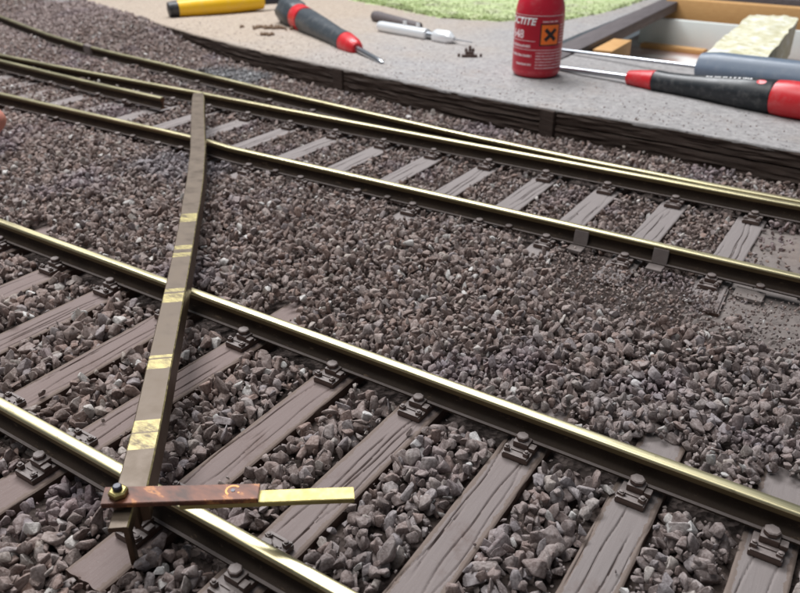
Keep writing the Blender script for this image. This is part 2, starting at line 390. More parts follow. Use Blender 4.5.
# ------------------------------------------------------------------ rails
PROF = [(-.19, -.46, 1), (-.19, -.43, 2), (-.145, -.415, 1), (-.06, -.385, 1), (-.032, -.35, 1), (-.028, -.20, 1), (-.055, -.165, 1), (-.098, -.140, 1), (-.100, -.055, 0), (-.094, -.022, 0), (-.070, -.006, 0), (-.03, 0, 0)]
PROF = PROF + [(-y, z, None) for y, z, _ in reversed(PROF)]
mi_r = []
half = len(PROF) // 2
for k in range(len(PROF)):
    a = PROF[k]; bb = PROF[(k + 1) % len(PROF)]
    zm = (a[1] + bb[1]) / 2
    mi_r.append(0 if zm > -.04 else 4 if zm > -.11 else (2 if -.44 < zm < -.41 and .3 < abs(a[0] + bb[0]) < .36 else 1))
def rail(pts, name='rail', flare=None, zf=None):
    bm = bmesh.new(); P = [Vector((x, y, 0)) for x, y in pts]
    dense = []
    for i in range(len(P) - 1):
        n = max(1, int((P[i + 1] - P[i]).length / 1.0))
        for k in range(n): dense.append(P[i].lerp(P[i + 1], k / n))
    dense.append(P[-1]); rings = []
    for i, p in enumerate(dense):
        d = (dense[min(i + 1, len(dense) - 1)] - dense[max(i - 1, 0)]).normalized(); nrm = Vector((-d.y, d.x, 0))
        if nrm.y < 0: nrm = -nrm
        wz = .006 * noise.noise(Vector((p.x * .5, p.y, 9)))
        rings.append([bm.verts.new(p + nrm * (y + .004 * noise.noise(Vector((p.x * 1.3, y * 20, 5)))) + Vector((0, 0, z + wz))) for y, z, _ in PROF])
    n = len(PROF)
    for i in range(len(rings) - 1):
        for k in range(n):
            f = bm.faces.new((rings[i][k], rings[i][(k + 1) % n], rings[i + 1][(k + 1) % n], rings[i + 1][k])); f.material_index = mi_r[k]
    for rg in (rings[0], rings[-1]):
        f = bm.faces.new(rg); f.material_index = 3
    return from_bm(name, bm, [M_HEAD, M_WEB, M_FOOT, M_RUSTEND, M_HSIDE], None, 50)
rail_labels = [
 ([(-24, 5.0), (4, 5.0)], 'bright brass topped rail in the lower left corner, passing under the copper plate'),
 ([(-40, 9.52), (4, 9.48)], 'long brass topped rail between the big sleepers and the wide ballast bank'),
 ([(-60, 17.28), (-18.9, 17.24), (-18.5, 17.20), (-17.6, 17.10), (-16, 17.10), (4, 17.14)], 'front rail of the farther track, dark sided, with two square brackets near the right'),
 ([(-60, 21.95), (-45, 21.9), (-37.6, 21.86), (-33, 21.73), (-24, 21.72), (-19, 21.64), (4, 21.63)], 'back rail of the farther track, passing just behind the top of the bronze bar'),
 ([(-70, 35.6), (-48.7, 28.95), (-43.5, 27.45), (-40.5, 26.62), (-37.5, 25.95), (-35.9, 25.62)], 'far back left rail running to the top left corner beyond the grey joint'),
 ([(-35.7, 25.58), (-32.9, 25.18), (-29.6, 24.78), (-26.4, 24.3), (-21.0, 23.52), (-14.7, 22.78), (-11.3, 22.42), (-7.8, 22.16), (-4, 22.0), (4, 21.95)], 'outermost rail curving along the foot of the dark timber edging'),
 ([(-60, 22.6), (-45, 21.4), (-39, 21.2), (-36.3, 21.05), (-32, 20.72), (-28.2, 20.45), (-24.3, 20.28)], 'short rail with a rusty cut end just left of the top of the bronze bar'),
]
rails = []
for p, l in rail_labels:
    o = rail(p); tag(o, l, 'rail'); rails.append(o)
# grey joint connecting the two back rails
s = bmesh.new(); add_box(s, (-35.8, 25.60, -.2), (.8, .26, .46), RZ(-.28), .03)
o = from_bm('rail_joint', s, M_FOOT); tag(o, 'pale grey joint block between the two far back rails near the top left', 'rail joint')
# brackets pressed against the front rail of the far track
for i, (x, l) in enumerate(((-3.70, 'right one of two square grey brackets on the front rail of the farther track'), (-5.66, 'left one of two square grey brackets on the front rail of the farther track'))):
    s = empty('rail_bracket', (x, 17.0, -.5)); tag(s, l, 'bracket', 'square brackets on the far rail')
    bm = bmesh.new(); add_box(bm, (0, 0, .22), (.36, .06, .40), Matrix.Rotation(-.18, 4, 'X'), .015); from_bm('upright_plate', bm, M_FOOT, s)
    bm = bmesh.new(); add_box(bm, (-.03, -.22, .0), (.38, .34, .09), None, .02); from_bm('foot_plate', bm, M_FOOT, s)
# bolts half way between sleepers on the far front rail, on the outermost rail and on the short rail
for x, y in ((-26.5, 16.98), (-22.2, 16.99), (-19.8, 16.99), (-15.55, 16.93), (-11.4, 16.95), (-7.6, 16.95), (-1.45, 16.95)):
    child('foot_bolt', CM['bolt'], rails[2], (x, y, -.43), 0, (.9, .9, .8))
pts5 = [(-34, 25.16), (-31.5, 24.86), (-28.9, 24.5), (-26.4, 24.12), (-24, 23.75), (-21.5, 23.4), (-19, 23.08)]
for x, y in pts5: child('foot_bolt', CM['bolt'], rails[5], (x, y, -.43), 0, (1.1, 1.1, .9))
for x in (-33.5, -31.7, -30.0, -28.2, -26.4): 
    child('foot_chair', CM['clip_front'], rails[6], (x, 20.43 - (x + 28.2) * .06 + .18, -.62), 0, (1.5, 1.2, 1.1)); child('foot_bolt', CM['bolt'], rails[6], (x, 20.2 - (x + 28.2) * .06, -.43))

# ------------------------------------------------------------------ ballast stones
def rock_mesh(seed):
    rnd = random.Random(seed); bm = bmesh.new()
    ax = (rnd.uniform(.42, .6), rnd.uniform(.36, .5), rnd.uniform(.26, .42))
    for _ in range(13):
        v = Vector((rnd.gauss(0, 1), rnd.gauss(0, 1), rnd.gauss(0, 1))).normalized() * rnd.uniform(.74, 1.1)
        bm.verts.new((v.x * ax[0], v.y * ax[1], v.z * ax[2]))
    r = bmesh.ops.convex_hull(bm, input=bm.verts)
    bmesh.ops.delete(bm, geom=[g for g in r['geom_interior'] if isinstance(g, bmesh.types.BMVert)], context='VERTS')
    bmesh.ops.dissolve_limit(bm, angle_limit=.30, verts=bm.verts, edges=bm.edges)
    bmesh.ops.bevel(bm, geom=list(bm.edges), offset=.036, segments=1, affect='EDGES', profile=.6)
    bmesh.ops.recalc_face_normals(bm, faces=bm.faces)
    me = bpy.data.meshes.new('stone'); bm.to_mesh(me); bm.free(); me.materials.append(M_STONE)
    for p in me.polygons: p.use_smooth = True
    me.set_sharp_from_angle(angle=R(34)); return me
ROCKS = [rock_mesh(100 + k) for k in range(36)]
camp = Vector((0, 0, CAM_H)); tanx = 400 / 765; tany = 296.5 / 765
UPV = F * math.sin(pit) + Vector((0, 0, 1)) * math.cos(pit)
def seen(x, y, m=1.22):
    d = Vector((x, y, -.5)) - camp; dep = d.dot(fw)
    return dep > 1 and abs(d.dot(RT)) < dep * tanx * m + 1.2 and abs(d.dot(UPV)) < dep * tany * m + .9
def rail_y(pts, x):
    return float(np.interp(x, [p[0] for p in pts], [p[1] for p in pts]))
KERB = [(-90, 48), (-60, 38.6), (-45, 33.9), (-38, 31.6), (-36.5, 31.1), (-32.6, 29.85), (-27.3, 28.5), (-24.4, 27.9), (-21.8, 27.45), (-19.2, 27.05), (-17.4, 26.75), (-15.8, 26.5), (-13.1, 26.15), (-11.4, 25.98), (-9.9, 25.95), (-7.8, 25.95), (-5.7, 25.8), (-3.8, 25.6), (-2, 25.45), (4, 25.0), (14, 24.6)]
def on_sleeper(x, y, s):
    for sx in near_x:
        if abs(x - sx) < .36 + s * .27 and 3.70 - s * .4 < y < 11.0: 
            if y > 10.35 + .5 * math.sin(sx * 7): return False
            return True
    if x > -41:
        for sx in far_x[1:]:
            if abs(x - sx) < .34 + s * .36 and 15.8 < y < 22.9:
                if y < 16.2 + .35 * math.sin(sx * 5) or y > 22.2: return False
                if sx < -21 and y < 17: return False
                if sx < -24 and noise.noise(Vector((x * .7, y * .7, 4))) > -.05: return False
                return True
    return False
pts, rots, scls, idxs = [], [], [], []
rs = random.Random(5)
def put(x, y, z, s):
    pts.append((x, y, z)); rots.append((rs.uniform(0, 6.28), rs.uniform(0, 6.28), rs.uniform(0, 6.28)))
    scls.append((s * rs.uniform(.85, 1.2), s * rs.uniform(.8, 1.1), s * rs.uniform(.75, 1.05))); idxs.append(rs.randrange(36))
def zone(x, y):
    """mean stone size, base height or None"""
    if y < 9.32: return (.265, -.69)
    if y < 9.75: return None
    if y < 16.8:
        e = min(1, (y - 9.7) / .8, (16.9 - y) / .9)
        s = .208 if y < 15.2 else .18
        if x > -6.5 and y > 14.2 and fbm(x * .5, y * .5, 4) + (x + 6) * .12 + (y - 15) * .15 > .15: s = .10
        if x < -20: s = .21
        return (s, -.60 + .10 * e)
    if y < 21.3: return (.165, -.70)
    return (.18, -.80 + min(.26, max(0, -22 - x) * .03) + max(0, 22.6 - y) * .1)
def scatter(layer):
    y = 1.2
    while y < 46:
        x = -74.0; base = None
        step = .17 if y < 9.6 else (.145 if y < 21.5 else .15)
        while x < 6:
            px = x + rs.uniform(-.08, .08); py = y + rs.uniform(-.08, .08); x += step
            if not seen(px, py): continue
            zz = zone(px, py)
            if zz is None: continue
            s0, z0 = zz
            
            s = s0 * math.exp(rs.gauss(0, .34)); s = min(s, s0 * 1.6)
            keep = {0: 1, 1: .7, 2: .2}[layer]
            if s0 < .13: keep = min(1, keep * 1.6)
            elif s0 > .25 and layer: keep *= .95
            if rs.random() > keep: continue
            if py > rail_y(KERB, px) - .12: continue
            if px > -2.1 + .4 * fbm(py, 3) and 15.1 < py < 21.1:
                if rs.random() < (.86 if py > 17 else .15) + .5 * fbm(px * .9, py * .9, 3): continue
                s *= .7
            if on_sleeper(px, py, s): continue
            bad = False
            for k, (rp, _) in enumerate(rail_labels):
                if rp[0][0] <= px <= rp[-1][0]:
                    d = py - rail_y(rp, px)
                    lim = .23 + s * .42
                    if py < 9.4:
                        lim = .02 if abs(d) < .36 else 0
                        if abs(d) < .22 and layer > 0 or layer > 1 and abs(d) < .4: bad = True; break
                        continue
                    if d > 0: lim = .17 + s * .4
                    if k >= 3: lim = .2 + s * .3
                    if abs(d) < lim: bad = True; break
            if bad: continue
            # leave the gap under the rail foot open beside the near rails
            z = max(z0, ground_z(px, py) + .25 * s0) + layer * s0 * .42 + rs.uniform(-.04, .04) + .04 * fbm(px * .9, py * .9, 7)
            if py < 9.32:
                g = min(abs(py - 5), abs(py - 9.5))
                if g < .5: z -= (.5 - g) * .22
                if g < .36: z = -.80 + rs.uniform(-.04, .04) + .10 * (layer > 0) * (g > .2); s *= .85
                if layer == 2: z -= .05
            put(px, py, z, s)
        y += step
for L_ in range(3): scatter(L_)
for _ in range(900):                                  # grit spilled on the deck along its edge
    px = rs.uniform(-36, 1); py = rail_y(KERB, px) + .25 + abs(rs.gauss(0, 1.9)) ** 1.3
    if py < 36: put(px, py, .285 + .03 * fbm(px * .4, py * .4, 2) + .02 * noise.noise(Vector((px * 2.1, py * 2.1, 0))), rs.uniform(.035, .10))
for _ in range(26000):                                # small chips lodged between the bigger stones
    py = rs.uniform(1.5, 21.3); px = rs.uniform(-38, 4)
    if rs.random() < max(0, (py - 9) * .05) or not seen(px, py) or zone(px, py) is None: continue
    if px > -2.1 and py > 15: continue
    q = rs.uniform(.04, .095)
    if on_sleeper(px, py, q) and rs.random() < .995: continue
    if min(abs(py - 5), abs(py - 9.5), abs(py - 17.14)) < .25: continue
    z0_ = zone(px, py)[1] if not on_sleeper(px, py, q) else -.62
    put(px, py, (z0_ + rs.uniform(.02, .13)) if z0_ != -.62 else -.59, q)
# hand placed: odd stones on the sleepers
pts_a = np.array(pts)
dv = pts_a - np.array(camp); dep = dv @ np.array(fw)
sz = np.array([max(s) for s in scls]) / np.maximum(dep, .1)
vx = np.abs(dv @ np.array(RT)) < dep * tanx * .98; vy = np.abs(dv @ np.array(UPV)) < dep * tany * .98
upper = np.argsort(-(sz * (vx & vy) * (1 + (pts_a[:, 2] > -.68) * .5)))[:300 - 6]
pick = set(int(k) for k in upper)
src = bpy.data.collections.new('loose_stones'); COL.children.link(src)
def stone_obj(loc, rot, scl, idx):
    o = bpy.data.objects.new('stone', ROCKS[idx]); src.objects.link(o); o.location = loc; o.rotation_euler = rot; o.scale = scl; o.parent = bed
    return o
for k in sorted(pick): stone_obj(pts[k], rots[k], scls[k], idxs[k])
for loc, s in (((-5.35, 8.55, -.53), .17), ((-11.45, 5.9, -.52), .2), ((-7.1, 6.1, -.54), .1), ((-9.9, 6.0, -.54), .12), ((-3.3, 7.0, -.56), .07), ((-1.5, 7.6, -.56), .06)):
    stone_obj(loc, (1, 2, loc[0]), (s, s, s * .8), int(abs(loc[0]) * 3) % 36)
rest = [k for k in range(len(pts)) if k not in pick]
print('stones', len(pts))
me = bpy.data.meshes.new('ballast_gravel'); me.from_pydata([pts[k] for k in rest], [], [])
at = me.attributes.new('rot', 'FLOAT_VECTOR', 'POINT'); at.data.foreach_set('vector', np.array([rots[k] for k in rest], dtype=np.float32).ravel())
at = me.attributes.new('scl', 'FLOAT_VECTOR', 'POINT'); at.data.foreach_set('vector', np.array([scls[k] for k in rest], dtype=np.float32).ravel())
grav = bpy.data.objects.new('ballast_gravel', me); COL.objects.link(grav); tag(grav, 'loose purple brown crushed stones packed between rails and sleepers', 'gravel', kind='stuff')
ng = bpy.data.node_groups.new('scatter_stones', 'GeometryNodeTree')
ng.interface.new_socket('Geometry', in_out='INPUT', socket_type='NodeSocketGeometry'); ng.interface.new_socket('Geometry', in_out='OUTPUT', socket_type='NodeSocketGeometry')
N = ng.nodes; Lk = ng.links
gi = N.new('NodeGroupInput'); go = N.new('NodeGroupOutput'); ip = N.new('GeometryNodeInstanceOnPoints'); ci = N.new('GeometryNodeCollectionInfo')
ci.inputs['Collection'].default_value = src; ci.inputs['Separate Children'].default_value = True; ci.inputs['Reset Children'].default_value = True
a1 = N.new('GeometryNodeInputNamedAttribute'); a1.data_type = 'FLOAT_VECTOR'; a1.inputs['Name'].default_value = 'rot'
a2 = N.new('GeometryNodeInputNamedAttribute'); a2.data_type = 'FLOAT_VECTOR'; a2.inputs['Name'].default_value = 'scl'
e2r = N.new('FunctionNodeEulerToRotation'); Lk.new(a1.outputs[0], e2r.inputs[0])
Lk.new(gi.outputs[0], ip.inputs['Points']); Lk.new(ci.outputs[0], ip.inputs['Instance']); ip.inputs['Pick Instance'].default_value = True
Lk.new(e2r.outputs[0], ip.inputs['Rotation']); Lk.new(a2.outputs[0], ip.inputs['Scale']); Lk.new(ip.outputs[0], go.inputs[0])
md = grav.modifiers.new('scatter', 'NODES'); md.node_group = ng

# ------------------------------------------------------------------ timber edging of the deck
edge = empty('timber_edging', (0, 0, 0)); tag(edge, 'dark grooved timber edging holding the grey deck above the ballast', 'edging')
DZ = .28
def kerb_pt(x, off=0): return Vector((x, rail_y(KERB, x) + off, 0))
def baulk(x0, x1, z0, z1, off, sd):
    bm = bmesh.new(); n = max(2, int((x1 - x0) / .12)); m = 14; rows = []
    for i in range(n + 1):
        x = x0 + (x1 - x0) * i / n; row = []
        for k in range(m + 1):
            z = z0 + (z1 - z0) * k / m
            g = .07 * noise.noise(Vector((x * .5 + sd, z * 8, sd))) + .05 * noise.noise(Vector((x * 1.4, z * 20, sd)))
            if k in (0, m): g -= -.04
            row.append(bm.verts.new(kerb_pt(x, off + g) + Vector((0, 0, z + (.05 * fbm(x * 1.1, sd) - .02 if k == m else 0)))))
        row.append(bm.verts.new(kerb_pt(x, off + .7) + Vector((0, 0, z1)))); row.append(bm.verts.new(kerb_pt(x, off + .7) + Vector((0, 0, z0))))
        rows.append(row)
    for i in range(n):
        for k in range(len(rows[0])):
            k2 = (k + 1) % len(rows[0]); bm.faces.new((rows[i][k], rows[i + 1][k], rows[i + 1][k2], rows[i][k2]))
    bm.faces.new(rows[0]); bm.faces.new(rows[-1])
    return from_bm('baulk', bm, M_BAULK, edge, 35)
for a_, b_, sd in ((-60, -34.2, 1), (-34.15, -21.2, 2), (-20.6, -10.72, 3), (-10.1, 9, 4)):
    baulk(a_, b_, -1.0, -.255, 0, sd); baulk(a_, b_, -.245, DZ - .03, .012, sd + 10)
for x in (-20.9, -10.41):
    bm = bmesh.new(); p = kerb_pt(x, .18); add_box(bm, (p.x, p.y, -.38), (.60, .5, 1.22), RZ(-.2), .03); from_bm('post', bm, M_BAULK, edge)

# ------------------------------------------------------------------ deck
HX0, HX1, HY0, HY1 = -15.2, -1.0, 36.4, 60
def kx(x): return rail_y(KERB, x)
bm = bmesh.new(); X = list(np.arange(-95, 15.01, .5)); X = sorted(set([round(float(x), 3) for x in X] + [HX0, HX1]))
tv = [0, .01, .02, .04, .07, .1, .15, .2, .3, .4, .5, .6, .7, .8, .9, 1]
def col(x, ya, yb, n):
    out = []
    for k in range(n + 1):
        tt = (k / n) ** 1.4; y = ya + (yb - ya) * tt
        z = DZ + .03 * fbm(x * .4, y * .4, 2) + .02 * noise.noise(Vector((x * 2.1, y * 2.1, 0)))
        if k == 0: y += .12 * fbm(x * 1.1, 1); z -= .01
        out.append(bm.verts.new((x, y, z)))
    return out
def strip(xa, xb, fa, fb, n):
    xsn = [x for x in X if xa - 1e-6 <= x <= xb + 1e-6]; cols = [col(x, fa(x), fb(x), n) for x in xsn]
    for i in range(len(cols) - 1):
        for k in range(n): bm.faces.new((cols[i][k], cols[i + 1][k], cols[i + 1][k + 1], cols[i][k + 1]))
    low = [(c[0], bm.verts.new((c[0].co.x, c[0].co.y + .02, DZ - .12))) for c in cols]
    for i in range(len(low) - 1): bm.faces.new((low[i][0], low[i][1], low[i + 1][1], low[i + 1][0]))
strip(-95, HX0, lambda x: kx(x) + .01, lambda x: 120, 60)
strip(HX0, HX1, lambda x: kx(x) + .01, lambda x: HY0, 30)
strip(HX1, 15, lambda x: kx(x) + .01, lambda x: 120, 60)
strip(HX0, HX1, lambda x: HY1, lambda x: 120, 16)
dk = from_bm('deck', bm, M_DECK, None, 180); dk['kind'] = 'structure'

# grass beyond the deck: a flocked sheet of short tufts
M_GRASS, t, b = mat('grass_flock', rough=.9, spec=.2)
g = nd(t, 'ShaderNodeTexCoord'); n = noi(t, g.outputs['Object'], .55, 5, .65)
c = ramp(t, n, [(.32, (.38, .36, .24)), (.44, (.44, .52, .22)), (.56, (.50, .62, .24)), (.70, (.62, .64, .36))])
t.links.new(mixc(t, .38, c, (.42, .43, .36)), b.inputs['Base Color'])
GE = [(-60, 60), (-42, 50), (-34.6, 45.5), (-28.6, 43.2), (-23.9, 41.4), (-20.6, 42.3), (-17.6, 44.6), (-16.4, 50), (-16.2, 58)]
bm = bmesh.new(); rg = random.Random(3)
for _ in range(26000):
    x = rg.uniform(-58, -16.2); y0 = rail_y(GE, x); y = y0 + abs(rg.gauss(0, 1)) * 12 * rg.random() + .2
    if y > 80: continue
    h_ = rg.uniform(.05, .14); an = rg.uniform(0, 6.28); w_ = .16
    a = Vector((x, y, DZ - .02)); dx = Vector((math.cos(an) * w_, math.sin(an) * w_, 0))
    bm.faces.new((bm.verts.new(a - dx), bm.verts.new(a + dx), bm.verts.new(a + Vector((rg.uniform(-.12, .12), rg.uniform(-.12, .12), h_)))))
me = bpy.data.meshes.new('grass'); bm.to_mesh(me); bm.free()
gr = link('grass', me, M_GRASS); tag(gr, 'pale green model grass on the deck behind the tools', 'grass', kind='stuff')
# green turf mat under the tufts
bm = bmesh.new(); cols = []
for x in np.arange(-60, -16.0, .7):
    y0 = rail_y(GE, x) + .8 * fbm(x * .5, 2); cols.append([bm.verts.new((x, y, DZ + .045 + .03 * fbm(x * .4, y * .4, 2) + (0 if k else -.05))) for k, y in enumerate(np.linspace(y0, 100, 30))])
for i in range(len(cols) - 1):
    for k in range(29): bm.faces.new((cols[i][k], cols[i + 1][k], cols[i + 1][k + 1], cols[i][k + 1]))
tf = from_bm('turf', bm, M_GRASS, None, 180); tf['kind'] = 'structure'

# ------------------------------------------------------------------ opening in the deck
def simple_box(name, c, s, m, label, cat, rz=0, bev=.05, tilt=None):
    bm = bmesh.new(); add_box(bm, (0, 0, 0), s, None, bev)
    o = from_bm(name, bm, m, None, 40); o.location = c; o.rotation_euler = (0, 0, rz); tag(o, label, cat); return o
M_PINE, t, b = mat('cut_pine', rough=.6); v = tex(t, scale=(1, 1, 6)); n = noi(t, v, 2, 5)
t.links.new(mixc(t, n, (.50, .25, .08), (.72, .44, .19)), b.inputs['Base Color'])
M_GREYW, t, b = mat('dark_stained_timber', rough=.7); v = tex(t, scale=(4, .4, 4)); n = noi(t, v, 2, 5)
t.links.new(mixc(t, n, (.06, .05, .05), (.17, .145, .15)), b.inputs['Base Color'])
M_CARD, t, b = mat('pale_card', rough=.5); v = tex(t); n = noi(t, v, .7, 4)
t.links.new(mixc(t, n, (.70, .80, .80), (.88, .90, .87)), b.inputs['Base Color'])
M_FLOOR, t, b = mat('baseboard_floor', rough=.35); n = noi(t, tex(t), .28, 4)
t.links.new(ramp(t, n, [(.42, (.44, .28, .24)), (.52, (.58, .44, .40)), (.62, (.88, .86, .84))]), b.inputs['Base Color'])
M_FOAM, t, b = mat('cream_foam', rough=.85); v = tex(t); n = noi(t, v, 1.6, 6, .7)
t.links.new(ramp(t, n, [(.35, (.56, .52, .32)), (.5, (.72, .69, .50)), (.62, (.86, .86, .78))]), b.inputs['Base Color']); bump(t, b, n, .8, .15)
simple_box('timber_beam', (-14.35, 46.4, .05), (1.25, 26.5, .6), M_GREYW, 'dark grey timber beam slanting from behind the red bottle to the top edge', 'beam', rz=.03)
simple_box('timber_beam', (-6.5, 60.6, .15), (17, 1.6, .7), M_GREYW, 'dark timber beam across the far end of the deck opening at the top edge', 'beam', rz=-.03)
fl = simple_box('opening_floor', (-8, 48.5, -2.5), (18, 25, .3), M_FLOOR, '', '')
for k in ('label', 'category'):
    if k in fl: del fl[k]
fl['kind'] = 'structure'
simple_box('pine_block', (-12.95, 40.1, -.5), (1.0, 3.5, 1.2), M_PINE, 'small orange pine block in the corner of the deck opening right of the bottle', 'wood block', rz=.04)
simple_box('pine_ledge', (-13.2, 53.4, -2.2), (4.2, .8, .3), M_PINE, 'narrow orange ledge along the foot of the pale blue panel', 'ledge', rz=-.08)
simple_box('pale_panel', (-9.6, 54.6, -1.45), (12.6, .4, 1.7), M_CARD, 'pale blue white panel standing at the back of the deck opening', 'panel', rz=-.03)
simple_box('pine_batten', (-8.2, 56.3, -.25), (13.2, 1.0, 1.5), M_PINE, 'orange pine batten behind the pale panel near the top edge', 'batten', rz=-.03)
# rough cream foam block
bm = bmesh.new(); bmesh.ops.create_cube(bm, size=1, matrix=Matrix.Diagonal((2.6, 14.2, 1.9, 1)))
bmesh.ops.subdivide_edges(bm, edges=bm.edges, cuts=14, use_grid_fill=True)
for v_ in bm.verts: v_.co += Vector((fbm(v_.co.x, v_.co.y, 1), fbm(v_.co.y, v_.co.z, 2), fbm(v_.co.x * 1.5, v_.co.y * 1.2, 5))) * .10
o = from_bm('foam_block', bm, M_FOAM, None, 60); o.location = (-6.85, 44.0, -.35); o.rotation_euler = (0, 0, .045)
tag(o, 'rough cream coloured foam block lying in the deck opening at the upper right', 'foam block')

# ------------------------------------------------------------------ diagonal gauge tool
M_BRONZE = brass('tarnished_bar', (.085, .06, .042), (.18, .138, .10), .40, .62, (1.2, 1.2, 1), .4)
M_POL = brass('scraped_brass', (.42, .35, .13), (.58, .50, .24), .38, .55, (6, 1, 1))
_t = M_POL.node_tree; _b = _t.nodes['Principled BSDF']; _src = _b.inputs['Base Color'].links[0].from_socket
_m = ramp(_t, noi(_t, tex(_t, scale=(1.2, 3.5, 2)), 2.5, 5, .7), [(.36, g3(0)), (.62, g3(.85))]); _t.links.new(mixc(_t, _m, (.13, .10, .065), _src), _b.inputs['Base Color'])
_b.inputs['Metallic'].default_value = .55
M_SIDE = brass('bar_side', (.07, .045, .03), (.13, .085, .055), .4, .55, (1, 1, 1), .8)
M_STRIP = brass('cut_brass_strip', (.30, .24, .085), (.52, .45, .22), .42, .65, (3, 3, 3))
cen = [(20.27, -22.22), (18.5, -20.42), (15.3, -17.1), (13.4, -15.24), (11.7, -13.65), (10.1, -12.17), (8.9, -11.08), (7.08, -9.44), (5.63, -8.13), (4.58, -7.21), (3.97, -6.72)]
pxt = [(93, 20.27), (110, 18.5), (150, 15.3), (180, 13.4), (215, 11.7), (255, 10.1), (290, 8.9), (350, 7.08), (420, 5.63), (484, 4.58)]
def y_at(k): return float(np.interp(k, [a for a, _ in pxt], [c_ for _, c_ in pxt]))
bands = [(216, 225.5), (250, 254), (257.5, 262), (294, 297.5), (299, 308), (355.5, 358.5), (360, 370.5), (420, 433), (434.2, 451)]
cuts = sorted({4.41, 4.43, 4.29, 4.31} | {y for a, c_ in bands for y in (y_at(a), y_at(c_))} | {float(y) for y in np.arange(4.0, 20.3, .45)} | {20.27, 3.97})
g_root = empty('brass_gauge', (-7.05, 4.25, 0)); tag(g_root, 'long tarnished brass gauge lying across the rails with a copper cross piece bolted on', 'gauge')
org = Vector((-7.05, 4.25, 0))
smooth_y = np.linspace(3.97, 20.27, 60)
def cen_x(y):
    ys_ = [c_[0] for c_ in cen[::-1]]; xs_ = [c_[1] for c_ in cen[::-1]]
    return float(np.mean([np.interp(np.clip(y + d, 3.97, 20.27), ys_, xs_) - np.clip(y + d, 3.97, 20.27) * 0 for d in (-.0,)]))
bm = bmesh.new(); rings = []
BW = .205
for y in cuts:
    x = cen_x(y); dx = cen_x(min(y + .5, 20.27)) - cen_x(max(y - .5, 3.97)); dy = min(y + .5, 20.27) - max(y - .5, 3.97)
    d = Vector((dx, dy, 0)).normalized(); nr = Vector((d.y, -d.x, 0)); c0 = Vector((x, y, 0)) - org   # nr points to the right hand side
    w_ = BW + (.018 if y > 12 else 0); e = .018
    if y > 20.2: w_ -= .03
    if y < 4.42: w_ = .125; c0 = c0 - nr * .03
    zb = .012 if y > 4.72 else (-.02 if y > 4.3 else .25)
    rings.append([bm.verts.new(c0 + nr * a + Vector((0, 0, z))) for a, z in ((-w_, .375), (-w_, .45 - e), (-w_ + e, .45), (w_ - e, .45), (w_, .45 - e), (w_, zb), (w_ - .07, zb), (w_ - .07, .375))])
def in_band(y): return any(y_at(c_) <= y <= y_at(a) for a, c_ in bands)
for i in range(len(rings) - 1):
    ym = (cuts[i] + cuts[i + 1]) / 2; pol = in_band(ym)
    for k in range(8):
        f = bm.faces.new((rings[i][k], rings[i][(k + 1) % 8], rings[i + 1][(k + 1) % 8], rings[i + 1][k]))
        f.material_index = {2: 1 if pol else 0, 1: 1 if pol else 0, 0: 0, 3: 1}.get(k, 2)
for rg_, mi in ((rings[0], 2), (rings[-1], 0)):
    f = bm.faces.new(rg_); f.material_index = mi
from_bm('bar', bm, [M_BRONZE, M_POL, M_SIDE], g_root, 30)
# leg that drops outside the nearest rail
bm = bmesh.new(); add_box(bm, Vector((-7.06, 4.27, -.125)) - org, (.15, .08, .95), RZ(-.85), .012); from_bm('leg', bm, M_SIDE, g_root, 40)
# cross piece
ang = math.atan2(5.36 - 4.27, -5.66 + 7.25)
M_COP, t, b = mat('copper_clad', rough=.42, metal=.1, spec=.3); v = tex(t, scale=(1, 2.2, 1)); n = noi(t, v, 2.0, 4)
t.links.new(ramp(t, n, [(.34, (.060, .024, .014)), (.47, (.135, .046, .024)), (.56, (.18, .062, .030)), (.61, (.42, .17, .055)), (.66, (.13, .05, .028))]), b.inputs['Base Color'])
ux = Vector((math.cos(ang), math.sin(ang), 0)); uy = Vector((-math.sin(ang), math.cos(ang), 0))
def quad_plate(name, corners, z0, z1, m, bev=.008):
    bm = bmesh.new(); lo = [bm.verts.new(Vector((x, y, z0)) - org) for x, y in corners]; hi = [bm.verts.new(Vector((x, y, z1)) - org) for x, y in corners]
    bm.faces.new(lo[::-1]); bm.faces.new(hi)
    for k in range(4): bm.faces.new((lo[k], lo[(k + 1) % 4], hi[(k + 1) % 4], hi[k]))
    bmesh.ops.bevel(bm, geom=list(bm.edges), offset=bev, segments=2, affect='EDGES')
    return from_bm(name, bm, m, g_root, 35)
quad_plate('copper_plate', [(-7.09, 4.00), (-5.49, 5.15), (-5.66, 5.38), (-7.30, 4.24)], .545, .62, M_COP)
quad_plate('brass_strip', [(-6.31, 4.575), (-4.51, 5.885), (-4.65, 6.06), (-6.46, 4.75)], .462, .542, M_STRIP)
# packing under the left end so the copper plate sits on the bar
bm = bmesh.new(); lathe(bm, [(0, .11), (.088, .11)], Vector((-7.02, 4.235, .455)) - org, Vector((-7.02, 4.235, 1)) - org, 20); from_bm('washer', bm, M_SIDE, g_root, 40)
bm = bmesh.new(); c0 = Vector((-7.03, 4.24, .622)) - org
lathe(bm, [(0, .11), (.012, .125), (.07, .125), (.088, .10)], c0, c0 + Vector((0, 0, 1)), 6); nut = from_bm('hex_nut', bm, M_STRIP, g_root)
bm = bmesh.new(); lathe(bm, [(.09, .062), (.14, .062), (.155, .045)], c0, c0 + Vector((0, 0, 1)), 16); from_bm('bolt_end', bm, M_BOLT, nut, 40)
